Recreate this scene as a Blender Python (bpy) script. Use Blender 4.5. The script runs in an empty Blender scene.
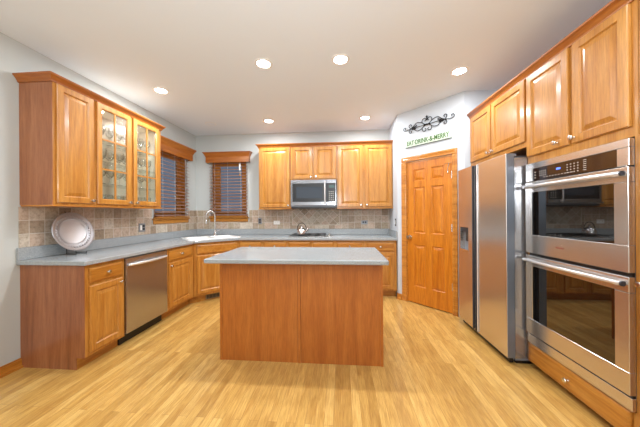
import bpy, bmesh, math, random
from mathutils import Vector, Matrix
random.seed(7)
SC = bpy.context.scene
COL = SC.collection
pi = math.pi
R = math.radians

# ------------------------------------------------------------------ camera
FPX = 253.3
YAW, PITCH, ROLL = R(4.851), R(0.019), R(-0.388)
F = Vector((-math.sin(YAW)*math.cos(PITCH), math.cos(YAW)*math.cos(PITCH), math.sin(PITCH)))
R0 = Vector((math.cos(YAW), math.sin(YAW), 0)); U0 = R0.cross(F)
RT = R0*math.cos(ROLL)+U0*math.sin(ROLL); UP = U0*math.cos(ROLL)-R0*math.sin(ROLL)
cd = bpy.data.cameras.new('camera'); cam = bpy.data.objects.new('camera', cd); COL.objects.link(cam)
cd.sensor_width = 36; cd.lens = FPX/640*36; cd.clip_start = 0.02
m = Matrix((RT, UP, -F)).transposed().to_4x4(); m.translation = (0, 0, 1.295)
cam.matrix_world = m
SC.camera = cam

# ------------------------------------------------------------------ world, exposure, light levels
w = bpy.data.worlds.new('dusk'); SC.world = w; w.use_nodes = True
w.node_tree.nodes['Background'].inputs[0].default_value = (0.20, 0.235, 0.31, 1)
w.node_tree.nodes['Background'].inputs[1].default_value = 0.7
vs = SC.view_settings
vs.view_transform = 'Standard'; vs.look = 'None'; vs.gamma = 1; vs.use_curve_mapping = False
vs.exposure = 0.22
SC.cycles.transparent_max_bounces = 48
SC.cycles.max_bounces = 10
SC.cycles.diffuse_bounces = 5
CAN_W = 18.5        # watts of each recessed can in the kitchen
LIGHT_COL = (0.94, 0.97, 1.0)

def area(name, loc, sx, sy, watts, col=LIGHT_COL, rot=(0, 0, 0)):
    l = bpy.data.lights.new(name, 'AREA'); l.shape = 'RECTANGLE'; l.size = sx; l.size_y = sy
    l.energy = watts; l.color = col
    o = bpy.data.objects.new(name, l); o.location = loc; o.rotation_euler = rot; COL.objects.link(o)
    return o

# ------------------------------------------------------------------ dimensions
L = 2.739; B = 4.576; H = 2.78; XR = 0.848; P1 = (0.848, 3.928); P2 = (1.507, 3.235)
XW = 2.19            # right wall
REAR = -3.2
YL = 1.942; YU2 = 3.225
ZC = 0.914; ZU = 1.372; ZT = 2.43; CT = 2.488
DIA = math.atan2(P2[1]-P1[1], P2[0]-P1[0]); DLEN = math.hypot(P2[0]-P1[0], P2[1]-P1[1])

# ------------------------------------------------------------------ materials
def lin(c):
    return tuple(((x/255)/12.92 if x/255 <= .04045 else ((x/255+.055)/1.055)**2.4) for x in c) + (1,)
class NT:
    def __init__(s, name):
        s.m = bpy.data.materials.new(name); s.m.use_nodes = True; s.t = s.m.node_tree; s.b = s.t.nodes['Principled BSDF']
    def n(s, ty, **k):
        x = s.t.nodes.new(ty)
        for a, b in k.items(): setattr(x, a, b)
        return x
    def l(s, a, b): s.t.links.new(a, b)
    def coord(s, scale=(1, 1, 1), rot=(0, 0, 0), loc=(0, 0, 0), rnd=False):
        c = s.n('ShaderNodeTexCoord'); mp = s.n('ShaderNodeMapping')
        mp.inputs['Scale'].default_value = scale; mp.inputs['Rotation'].default_value = rot; mp.inputs['Location'].default_value = loc
        if rnd:
            oi = s.n('ShaderNodeObjectInfo'); ml = s.n('ShaderNodeMath', operation='MULTIPLY'); ml.inputs[1].default_value = 13.0
            s.l(oi.outputs['Random'], ml.inputs[0]); ad = s.n('ShaderNodeVectorMath', operation='ADD')
            s.l(c.outputs['Object'], ad.inputs[0]); s.l(ml.outputs[0], ad.inputs[1]); s.l(ad.outputs[0], mp.inputs['Vector'])
        else:
            s.l(c.outputs['Object'], mp.inputs['Vector'])
        return mp.outputs['Vector']
    def noise(s, vec, scale, detail=4, rough=.6, dist=0):
        x = s.n('ShaderNodeTexNoise'); x.inputs['Scale'].default_value = scale; x.inputs['Detail'].default_value = detail
        x.inputs['Roughness'].default_value = rough; x.inputs['Distortion'].default_value = dist
        s.l(vec, x.inputs['Vector']); return x.outputs['Fac']
    def ramp(s, fac, stops):
        x = s.n('ShaderNodeValToRGB'); e = x.color_ramp.elements
        while len(e) < len(stops): e.new(.5)
        for i, (p, c) in enumerate(stops): e[i].position = p; e[i].color = c
        s.l(fac, x.inputs[0]); return x.outputs[0]
    def mix(s, fac, a, b, mode='MIX'):
        x = s.n('ShaderNodeMix', data_type='RGBA', blend_type=mode)
        for v, i in ((fac, 0), (a, 6), (b, 7)):
            if isinstance(v, (int, float, tuple)): x.inputs[i].default_value = v
            else: s.l(v, x.inputs[i])
        return x.outputs[2]
    def bump(s, h, st=.2, d=.002):
        x = s.n('ShaderNodeBump'); x.inputs['Strength'].default_value = st; x.inputs['Distance'].default_value = d
        s.l(h, x.inputs['Height']); s.l(x.outputs[0], s.b.inputs['Normal'])
    def set(s, col=None, rough=None, metal=None, **k):
        if col is not None:
            if isinstance(col, tuple): s.b.inputs['Base Color'].default_value = col
            else: s.l(col, s.b.inputs['Base Color'])
        if rough is not None:
            if isinstance(rough, float): s.b.inputs['Roughness'].default_value = rough
            else: s.l(rough, s.b.inputs['Roughness'])
        if metal is not None: s.b.inputs['Metallic'].default_value = metal
        for a, b in k.items(): s.b.inputs[a.replace('_', ' ')].default_value = b
        return s.m

def wood(name, light, mid, dark, scale=(1, 1, .07), rough=.33, coat=.25):
    n = NT(name); v = n.coord(scale, rnd=True)
    broad = n.noise(v, 16, 3, .5, .8); fine = n.noise(v, 110, 3, .7)
    c = n.ramp(broad, [(.28, lin(dark)), (.5, lin(mid)), (.72, lin(light))])
    f = n.ramp(fine, [(.35, (.62, .56, .5, 1)), (.6, (1, 1, 1, 1))])
    c = n.mix(.55, c, f, 'MULTIPLY')
    return n.set(c, rough, Coat_Weight=coat, Coat_Roughness=.15)
def plain(name, c, rough=.5, metal=0.0, **k):
    return NT(name).set(lin(c), float(rough), metal, **k)

M = {}
M['oak'] = wood('honey oak', (202, 146, 72), (189, 129, 53), (172, 109, 38))
M['oak_h'] = wood('honey oak level grain', (197, 139, 62), (184, 123, 46), (166, 103, 32), (.07, 1, 1))
M['oak_y'] = wood('honey oak trim', (214, 148, 66), (198, 130, 48), (176, 106, 32), (.07, .07, 1))
M['crown'] = wood('crown oak', (182, 114, 42), (167, 96, 30), (146, 78, 20), (.07, .07, 1))
M['wood_dark'] = wood('end panel veneer', (172, 114, 76), (158, 99, 63), (138, 82, 50))  # darker, redder wood for cabinet bodies and end panels
M['island'] = wood('island oak', (190, 114, 46), (180, 104, 38), (167, 92, 30))
M['door'] = wood('door oak', (214, 136, 40), (200, 120, 28), (180, 100, 20))
M['slat'] = wood('blind slat', (176, 140, 122), (158, 120, 102), (138, 98, 80), (.05, .05, 1), .45, .1)
M['inside'] = plain('cabinet interior', (232, 220, 204), .5)

def wallm(name, c):
    n = NT(name); v = n.coord(); a = n.noise(v, 180, 3); n.bump(a, .08, .001)
    return n.set(lin(c), .75)
M['wall'] = wallm('wall paint', (190, 194, 192))
M['wall_pantry'] = wallm('pantry wall paint', (196, 202, 209))
M['ceiling'] = wallm('ceiling paint', (228, 236, 243))

def floor_mat():
    n = NT('oak strip floor'); v = n.coord(rot=(0, 0, pi/2))
    def brick(off, c1, c2, mort):
        b = n.n('ShaderNodeTexBrick'); b.offset = off; b.offset_frequency = 2; b.squash = 1
        b.inputs['Scale'].default_value = 1; b.inputs['Brick Width'].default_value = 1.13; b.inputs['Row Height'].default_value = .0585
        b.inputs['Mortar Size'].default_value = .0009; b.inputs['Mortar Smooth'].default_value = .3
        b.inputs['Color1'].default_value = c1; b.inputs['Color2'].default_value = c2; b.inputs['Mortar'].default_value = mort
        n.l(v, b.inputs['Vector']); return b
    b = brick(.37, (0, 0, 0, 1), (1, 1, 1, 1), (.5, .5, .5, 1))
    tone = n.ramp(b.outputs['Color'], [(0, lin((192, 150, 80))), (.4, lin((206, 164, 90))), (.75, lin((214, 173, 99))), (1, lin((224, 186, 112)))])
    # a different piece of grain in every board
    sx = n.n('ShaderNodeVectorMath', operation='ADD'); n.l(n.coord((6, 1, 1)), sx.inputs[0])
    cmb = n.n('ShaderNodeCombineXYZ'); ml = n.n('ShaderNodeMath', operation='MULTIPLY'); ml.inputs[1].default_value = 37
    n.l(b.outputs['Color'], ml.inputs[0]); n.l(ml.outputs[0], cmb.inputs[2]); n.l(cmb.outputs[0], sx.inputs[1])
    g1 = n.noise(sx.outputs[0], 5, 3, .5, .5); g2 = n.noise(n.coord((1, .05, 1)), 150, 3, .7)
    gg = n.ramp(g1, [(.33, (.78, .69, .58, 1)), (.58, (1, 1, 1, 1))])
    gf = n.ramp(g2, [(.38, (.66, .58, .48, 1)), (.6, (1, 1, 1, 1))])
    c = n.mix(.8, tone, gg, 'MULTIPLY'); c = n.mix(.6, c, gf, 'MULTIPLY')
    c = n.mix(b.outputs['Fac'], c, lin((150, 104, 58)))
    n.bump(b.outputs['Fac'], .15, -.001)
    return n.set(c, .30, Coat_Weight=.15, Coat_Roughness=.12)
M['floor'] = floor_mat()

def counter_mat():
    n = NT('speckled grey counter'); v = n.coord()
    a = n.noise(v, 260, 2, .7); b = n.noise(v, 18, 3)
    c = n.ramp(a, [(.36, lin((128, 134, 137))), (.5, lin((154, 160, 163))), (.66, lin((182, 187, 189)))])
    c = n.mix(.15, c, n.ramp(b, [(.3, lin((134, 140, 144))), (.7, lin((168, 173, 176)))]))
    return n.set(c, .22, Coat_Weight=.3, Coat_Roughness=.08)
M['counter'] = counter_mat()

def tile_mat(name, axis, diamond=False, size=.1175, shift=0.0):
    n = NT(name); c = n.n('ShaderNodeTexCoord'); sp = n.n('ShaderNodeSeparateXYZ'); n.l(c.outputs['Object'], sp.inputs[0])
    cb = n.n('ShaderNodeCombineXYZ'); n.l(sp.outputs[axis], cb.inputs[0]); n.l(sp.outputs[2], cb.inputs[1])
    mp = n.n('ShaderNodeMapping'); n.l(cb.outputs[0], mp.inputs['Vector'])
    if diamond: mp.inputs['Rotation'].default_value = (0, 0, pi/4)
    mp.inputs['Location'].default_value = (shift, -1.018 if not diamond else 0, 0)
    b = n.n('ShaderNodeTexBrick'); b.offset = 0; b.squash = 1
    b.inputs['Scale'].default_value = 1; b.inputs['Brick Width'].default_value = size; b.inputs['Row Height'].default_value = size
    b.inputs['Mortar Size'].default_value = .003; b.inputs['Mortar Smooth'].default_value = .4
    b.inputs['Color1'].default_value = (0, 0, 0, 1); b.inputs['Color2'].default_value = (1, 1, 1, 1); b.inputs['Mortar'].default_value = (.5, .5, .5, 1)
    n.l(mp.outputs[0], b.inputs['Vector'])
    t = n.ramp(b.outputs['Color'], [(0, lin((150, 130, 108))), (.25, lin((184, 168, 150))), (.5, lin((194, 172, 154))), (.75, lin((170, 154, 130))), (1, lin((206, 196, 182)))])
    a = n.noise(n.coord(), 34, 5, .75)
    t = n.mix(.9, t, n.ramp(a, [(.34, (.60, .56, .52, 1)), (.56, (1, 1, 1, 1))]), 'MULTIPLY')
    t = n.mix(b.outputs['Fac'], t, lin((206, 200, 190)) if not diamond else lin((216, 210, 198)))
    n.bump(b.outputs['Fac'], .4, -.002)
    return n.set(t, .5)
M['tile_x'] = tile_mat('tumbled tile back', 0); M['tile_y'] = tile_mat('tumbled tile left', 1)
M['tile_d'] = tile_mat('tumbled tile diamond', 0, True, .105)
M['liner'] = plain('tile liner', (196, 184, 168), .5)

def steel(name, c, rough, axis=2):
    n = NT(name); sc = [1, 1, 1]; sc[axis] = .01
    a = n.noise(n.coord(tuple(sc)), 300, 2, .5)
    r = n.n('ShaderNodeMapRange'); r.inputs['To Min'].default_value = rough*.8; r.inputs['To Max'].default_value = rough*1.25
    n.l(a, r.inputs['Value'])
    return n.set(lin(c), r.outputs[0], .92)
M['steel'] = steel('brushed stainless', (216, 210, 204), .24, 1)
M['steel_x'] = steel('brushed stainless across', (180, 178, 176), .22, 0)
M['steel_mw'] = steel('microwave stainless', (150, 150, 153), .20, 2)
M['chrome'] = plain('chrome', (226, 226, 228), .10, 1.0)
M['nickel'] = plain('satin nickel', (212, 210, 206), .22, 1.0)
M['silver'] = plain('silver plate', (186, 184, 186), .34, .6)
M['silver_rim'] = plain('embossed silver', (160, 160, 164), .3, .75)
M['bar'] = plain('polished bar handle', (232, 232, 234), .22, .6)
M['grey_side'] = plain('grey appliance side', (128, 132, 140), .45, .2)
M['gasket'] = plain('dark gasket', (48, 52, 60), .5)
M['black'] = plain('black plastic', (20, 20, 22), .35)
M['cast'] = plain('cast iron grate', (26, 26, 28), .55)
M['dark_glass'] = plain('dark oven glass', (14, 12, 11), .02, 0.0, IOR=2.1)
M['panel_brown'] = plain('control glass', (48, 32, 26), .06, 0.0, Specular_IOR_Level=.8)
M['white'] = plain('white enamel', (244, 244, 242), .15, Coat_Weight=.5)
M['trim_white'] = plain('white plastic', (236, 234, 230), .4)
M['plate_grey'] = plain('grey wall plate', (150, 152, 156), .35, .6)
M['iron'] = plain('black wrought iron', (18, 18, 20), .5, .3)
M['mark'] = plain('printed marks', (190, 186, 178), .5)
M['blue_digits'] = plain('clock digits', (70, 110, 235), .4, 0.0, Emission_Color=lin((90, 130, 255)), Emission_Strength=1.2)
M['sign_board'] = plain('pale mint sign board', (200, 216, 196), .6)
M['sign_text'] = plain('green sign lettering', (62, 104, 40), .6)
M['sign_edge'] = plain('dark sign edge', (96, 106, 98), .6)
M['red_mark'] = plain('red badge print', (150, 60, 50), .5)
M['cord'] = plain('white cord', (222, 220, 214), .6)
M['outside'] = plain('window sash', (206, 138, 70), .4)

def glass_mat(name, tint, refl=1.0, rough=.0, ior=1.45, bumpy=False, edge=None):
    n = NT(name); t = n.t; t.nodes.remove(n.b)
    out = [x for x in t.nodes if x.type == 'OUTPUT_MATERIAL'][0]
    tr = n.n('ShaderNodeBsdfTransparent'); tr.inputs[0].default_value = tint
    if edge:
        lw = n.n('ShaderNodeLayerWeight'); lw.inputs[0].default_value = .35
        n.l(n.ramp(lw.outputs['Facing'], [(.35, tint), (.95, edge)]), tr.inputs[0])
    gl = n.n('ShaderNodeBsdfGlossy'); gl.inputs['Roughness'].default_value = rough
    fr = n.n('ShaderNodeFresnel'); fr.inputs[0].default_value = ior
    if bumpy:
        bp = n.n('ShaderNodeBump'); bp.inputs['Strength'].default_value = .5; bp.inputs['Distance'].default_value = .004
        n.l(n.noise(n.coord(), 45, 2), bp.inputs['Height']); n.l(bp.outputs[0], gl.inputs['Normal']); n.l(bp.outputs[0], fr.inputs['Normal'])
    ml = n.n('ShaderNodeMath', operation='MULTIPLY'); ml.inputs[1].default_value = refl; ml.use_clamp = True; 
    ge = n.n('ShaderNodeNewGeometry'); iv = n.n('ShaderNodeMath', operation='SUBTRACT'); iv.inputs[0].default_value = 1; n.l(ge.outputs['Backfacing'], iv.inputs[1])
    m0 = n.n('ShaderNodeMath', operation='MULTIPLY'); n.l(fr.outputs[0], m0.inputs[0]); n.l(iv.outputs[0], m0.inputs[1]); n.l(m0.outputs[0], ml.inputs[0])
    mx = n.n('ShaderNodeMixShader'); n.l(ml.outputs[0], mx.inputs[0]); n.l(tr.outputs[0], mx.inputs[1]); n.l(gl.outputs[0], mx.inputs[2])
    n.l(mx.outputs[0], out.inputs[0]); return n.m
M['pane'] = glass_mat('cabinet pane glass', (.96, .98, .97, 1), 1.4, .03, 1.5, True)
M['glassware'] = glass_mat('clear glassware', (.96, .97, .97, 1), 3.5, .02, 1.5, False, (.35, .38, .40, 1))
M['shelf_glass'] = glass_mat('green edged shelf glass', (.93, .965, .955, 1), 1.4, .02)
M['window_glass'] = glass_mat('window glass', (.9, .93, .95, 1), 1.2, .01)

def lamp_mat():
    n = NT('lit lens'); n.set((1, 1, 1, 1), .5)
    n.b.inputs['Emission Color'].default_value = (1, .97, .92, 1); n.b.inputs['Emission Strength'].default_value = 25.0
    return n.m
M['lens'] = lamp_mat()

# ------------------------------------------------------------------ mesh helpers
class MB:
    def __init__(s): s.bm = bmesh.new()
    def box(s, x0, y0, z0, x1, y1, z1, bev=0, seg=1):
        if x0 > x1: x0, x1 = x1, x0
        if y0 > y1: y0, y1 = y1, y0
        if z0 > z1: z0, z1 = z1, z0
        v = [s.bm.verts.new(p) for p in ((x0,y0,z0),(x1,y0,z0),(x1,y1,z0),(x0,y1,z0),(x0,y0,z1),(x1,y0,z1),(x1,y1,z1),(x0,y1,z1))]
        fs = [s.bm.faces.new([v[i] for i in f]) for f in ((3,2,1,0),(4,5,6,7),(0,1,5,4),(1,2,6,5),(2,3,7,6),(3,0,4,7))]
        if bev:
            es = list({e for f in fs for e in f.edges})
            bmesh.ops.bevel(s.bm, geom=es, offset=bev, segments=seg, affect='EDGES', profile=.5)
        return s
    def rings(s, x0, x1, z0, z1, prof, cap0=True, cap1=True):
        """rectangular rings facing -y: prof = [(inset, y)...]"""
        prev = None
        for ins, y in prof:
            r = [s.bm.verts.new(p) for p in ((x0+ins,y,z0+ins),(x1-ins,y,z0+ins),(x1-ins,y,z1-ins),(x0+ins,y,z1-ins))]
            if prev is None:
                first = r
            else:
                for i in range(4): s.bm.faces.new((prev[i], prev[(i+1)%4], r[(i+1)%4], r[i]))
            prev = r
        if cap0: s.bm.faces.new(first[::-1])
        if cap1: s.bm.faces.new(prev)
        return s
    def prism(s, pts, z0, z1):
        a = [s.bm.verts.new((x, y, z0)) for x, y in pts]; b = [s.bm.verts.new((x, y, z1)) for x, y in pts]
        n = len(pts); s.bm.faces.new(a[::-1]); s.bm.faces.new(b)
        for i in range(n): s.bm.faces.new((a[i], a[(i+1)%n], b[(i+1)%n], b[i]))
        return s
    def lathe(s, prof, n=24, mat=None, cap=False):
        """prof [(r, h)...] about local z; mat places it"""
        mat = mat or Matrix.Identity(4); rows = []
        for r, h in prof:
            if r < 1e-5: rows.append([s.bm.verts.new(mat @ Vector((0, 0, h)))])
            else: rows.append([s.bm.verts.new(mat @ Vector((r*math.cos(2*pi*i/n), r*math.sin(2*pi*i/n), h))) for i in range(n)])
        for a, b in zip(rows, rows[1:]):
            for i in range(n):
                j = (i+1) % n
                if len(a) == 1 and len(b) == 1: continue
                if len(a) == 1: f = (a[0], b[j], b[i])
                elif len(b) == 1: f = (a[i], a[j], b[0])
                else: f = (a[i], a[j], b[j], b[i])
                s.bm.faces.new(f)
        return s
    def tube(s, pts, r, n=8, taper=None):
        pts = [Vector(p) for p in pts]; rows = []
        t0 = (pts[1]-pts[0]).normalized(); nrm = t0.orthogonal().normalized()
        for i, p in enumerate(pts):
            t = (pts[min(i+1, len(pts)-1)]-pts[max(i-1, 0)]).normalized()
            nrm = (nrm - t*nrm.dot(t)).normalized(); bn = t.cross(nrm)
            rr = r if taper is None else r*taper[i]
            rows.append([s.bm.verts.new(p+(nrm*math.cos(2*pi*k/n)+bn*math.sin(2*pi*k/n))*rr) for k in range(n)])
        for a, b in zip(rows, rows[1:]):
            for i in range(n): s.bm.faces.new((a[i], a[(i+1)%n], b[(i+1)%n], b[i]))
        s.bm.faces.new(rows[0][::-1]); s.bm.faces.new(rows[-1])
        return s
    def build(s, name, mat, parent=None, smooth=False, norm=True):
        if norm: bmesh.ops.recalc_face_normals(s.bm, faces=s.bm.faces)
        me = bpy.data.meshes.new(name); s.bm.to_mesh(me); s.bm.free()
        if smooth:
            for p in me.polygons: p.use_smooth = True
            try: me.set_sharp_from_angle(angle=R(smooth if smooth is not True else 40))
            except Exception: pass
        me.materials.append(mat)
        o = bpy.data.objects.new(name, me); COL.objects.link(o)
        if parent: o.parent = parent
        return o
def tag(o, label=None, cat=None, group=None, kind=None):
    if label: o['label'] = label
    if cat: o['category'] = cat
    if group: o['group'] = group
    if kind: o['kind'] = kind
    return o
def thing(name, label, cat, loc=(0, 0, 0), rz=0, group=None):
    o = bpy.data.objects.new(name, None); o.empty_display_size = .1; COL.objects.link(o)
    o.location = loc; o.rotation_euler = (0, 0, rz)
    return tag(o, label, cat, group)
def copy_tree(o, parent=None):
    c = o.copy(); COL.objects.link(c); c.parent = parent
    for ch in o.children: copy_tree(ch, c)
    return c
def struct(name, mb, mat, parent=None):
    o = mb.build(name, mat, parent)
    if not parent: o['kind'] = 'structure'
    return o
def empty_struct(name, loc, rz=0):
    o = bpy.data.objects.new(name, None); COL.objects.link(o); o.location = loc; o.rotation_euler = (0, 0, rz); o['kind'] = 'structure'
    return o

# ------------------------------------------------------------------ the room
T = .15
struct('floor', MB().box(-L-T, REAR-T, -.1, XW+T, B+T, 0), M['floor'])
struct('ceiling', MB().box(-L-T, REAR-T, H, XW+T, B+T, H+.1), M['ceiling'])
W1 = (3.50, 4.27, 1.24, 2.30)     # window in the left wall: y0 y1 z0 z1
W2 = (-2.42, -1.76, 1.24, 2.30)   # window in the back wall: x0 x1 z0 z1
mb = MB(); a0, a1, z0, z1 = W1
mb.box(-L-T, REAR, 0, -L, a0, H).box(-L-T, a1, 0, -L, B, H).box(-L-T, a0, 0, -L, a1, z0).box(-L-T, a0, z1, -L, a1, H)
struct('wall_left', mb, M['wall'])
mb = MB(); a0, a1, z0, z1 = W2
mb.box(-L-T, B, 0, a0, B+T, H).box(a1, B, 0, XW+T, B+T, H).box(a0, B, 0, a1, B+T, z0).box(a0, B, z1, a1, B+T, H)
struct('wall_back', mb, M['wall'])
struct('wall_pantry_side', MB().box(XR, P1[1]+.005, 0, XR+.1, B, H), M['wall_pantry'])
wd = MB(); t0, t1, zt = .150, .815, 2.035
wd.box(0, 0, 0, t0, .1, H).box(t1, 0, 0, DLEN, .1, H).box(t0, 0, zt, t1, .1, H)
o = struct('wall_diagonal', wd, M['wall_pantry']); o.location = (P1[0], P1[1], 0); o.rotation_euler = (0, 0, DIA)
struct('wall_pantry_front', MB().box(P2[0]+.003, P2[1], 0, XW, P2[1]+.1, H), M['wall_pantry'])
struct('wall_right', MB().box(XW, REAR, 0, XW+T, B, H), M['wall'])
struct('wall_rear', MB().box(-L-T, REAR-T, 0, XW+T, REAR, H), M['wall'])

def baseboard(name, x0, y0, x1, y1, nrm):
    """strip with a stepped top along a wall; nrm points into the room"""
    d = Vector((x1-x0, y1-y0, 0)); ln = d.length; a = math.atan2(d.y, d.x)
    m_ = MB(); s = -1 if Vector((math.sin(a), -math.cos(a), 0)).dot(Vector(nrm)) > 0 else 1
    for (dep, zz0, zz1) in ((.014, 0, .07), (.009, .07, .082), (.026, 0, .02)):
        m_.box(0, s*.0005, zz0, ln, s*dep, zz1)
    o_ = m_.build(name, M['oak_y']); o_.location = (x0, y0, 0); o_.rotation_euler = (0, 0, a); o_['kind'] = 'structure'
baseboard('baseboard_left', -L, REAR, -L, YL-.003, (1, 0, 0))
baseboard('baseboard_pantry_side', XR, P1[1]+.02, XR, B-.66, (-1, 0, 0))
baseboard('baseboard_diagonal', P1[0], P1[1], P1[0]+math.cos(DIA)*.07, P1[1]+math.sin(DIA)*.07, (-.7, -.7, 0))
baseboard('baseboard_rear', -L+.03, REAR, XW-.03, REAR, (0, 1, 0))

# pantry door in the diagonal wall
d1 = empty_struct('door_1', (P1[0], P1[1], 0), DIA)
cw = .072
c = MB()
def casing_box(m_, x0, z0, x1, z1):
    m_.rings(x0, x1, z0, z1, [(0, -.0006), (0, -.016), (.006, -.02), (.02, -.02), (.026, -.015), (.034, -.019)])
casing_box(c, t0-cw, 0, t0+.004, zt+.002); casing_box(c, t1-.004, 0, t1+.055, zt+.002); casing_box(c, t0-cw, zt+.003, t1+.055, zt+cw)
c.build('door_casing', M['oak_y'], d1)
MB().box(t0+.0005, 0, 0, t0+.016, .09, zt).box(t1-.016, 0, 0, t1-.0005, .09, zt).box(t0+.016, 0, zt-.016, t1-.016, .09, zt-.0005).build('door_jamb', M['oak_y'], d1)
lx0, lx1, lz0, lz1 = t0+.018, t1-.018, .012, zt-.018
leaf = MB(); yf = .004; yb = .039
colx = [lx0, lx0+.10, (lx0+lx1)/2-.045, (lx0+lx1)/2+.045, lx1-.10, lx1]
rowz = [lz0, .25, .84, 1.01, 1.66, 1.75, 1.915, lz1]
leaf.box(lx0, yb-.012, lz0, lx1, yb, lz1)
for a, b in ((0, 1), (2, 3), (4, 5)): leaf.box(colx[a], yf, lz0, colx[b], yb-.012, lz1)
for a, b in ((0, 1), (2, 3), (4, 5), (6, 7)):
    for p, q in ((1, 2), (3, 4)): leaf.box(colx[p], yf, rowz[a], colx[q], yb-.012, rowz[b])
lf = leaf.build('door_leaf', M['door'], d1)
pn = MB()
for a, b in ((1, 2), (3, 4), (5, 6)):
    for p, q in ((1, 2), (3, 4)):
        pn.rings(colx[p], colx[q], rowz[a], rowz[b], [(0, yb-.012), (0, yf+.002), (.008, yf+.011), (.014, yf+.011), (.045, yf+.002)], cap0=False)
pn.build('raised_panel', M['door'], d1)
def knob_profile(m_, x, z, y, s=1.0, big=False):
    mt = Matrix.Translation((x, y, z)) @ Matrix.Rotation(pi/2, 4, 'X')
    if big: pr = [(0, 0), (.032, 0), (.032, .006), (.012, .010), (.011, .03), (.024, .036), (.030, .05), (.026, .064), (0, .068)]
    else: pr = [(0, 0), (.008*s, 0), (.006*s, .004*s), (.0055*s, .012*s), (.013*s, .017*s), (.0165*s, .023*s), (.014*s, .029*s), (0, .031*s)]
    return m_.lathe(pr, 16, mt)
knob_profile(MB(), .205, .945, yf, big=True).build('door_knob', M['nickel'], d1, True)
for hz in (.35, 1.10, 1.78):
    MB().box(t1-.022, -.004, hz-.045, t1-.006, .003, hz+.045).lathe([(0, -.048), (.006, -.048), (.006, .048), (0, .048)], 8, Matrix.Translation((t1-.014, -.007, hz))).build('hinge', M['nickel'], d1)
hk = MB(); hx = t1-.045
hk.tube([(hx-.05, -.012, 1.925), (hx-.02, -.014, 1.932), (hx+.03, -.013, 1.925)], .004)
hk.tube([(hx, .003, 1.93), (hx, -.02, 1.925), (hx, -.034, 1.88), (hx, -.045, 1.845), (hx, -.05, 1.81), (hx, -.038, 1.795), (hx, -.026, 1.82), (hx, -.02, 1.845)], .0045)
hk.build('door_hook', M['chrome'], d1, True)

# windows
def window(name, loc, rz, w_, z0, z1):
    """local x along the wall, opening 0..w_, front faces -y, wall front at y=0, thickness T"""
    o = empty_struct(name, loc, rz)
    j = MB(); g = .0006
    j.box(g, .02, z0+g, .018, T-.01, z1-g).box(w_-.018, .02, z0+g, w_-g, T-.01, z1-g).box(.018, .02, z0+g, w_-.018, T-.01, z0+.018).box(.018, .02, z1-.018, w_-.018, T-.01, z1-g)
    j.build('window_jamb', M['oak_y'], o)
    f = MB(); iw = .10
    for (x0, x1, a, b) in ((.018, .018+iw, z0+.018, z1-.018), (w_-.018-iw, w_-.018, z0+.018, z1-.018)): f.box(x0, .085, a, x1, .115, b)
    for (a, b) in ((z0+.018, z0+.018+iw*.7), (z1-.018-iw*.7, z1-.018)): f.box(.018+iw, .085, a, w_-.018-iw, .115, b)
    f.build('window_frame', M['oak_y'], o)
    MB().box(.018+iw, .098, z0+.018+iw*.7, w_-.018-iw, .104, z1-.018-iw*.7).build('glass_pane', M['window_glass'], o)
    s = MB(); s.box(-.055, -.045, z0-.022, w_+.055, -.001, z0-.001, .006).box(-.035, -.022, z0-.085, w_+.035, -.001, z0-.023, .004)
    s.box(g, -.001, z0+g, w_-g, .02, z0+.012)
    s.build('window_sill', M['oak_h'], o)
    return o
window('window_1', (-L, W1[0], 0), pi/2, W1[1]-W1[0], W1[2], W1[3])
window('window_2', (W2[0], B, 0), 0, W2[1]-W2[0], W2[2], W2[3])

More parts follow.
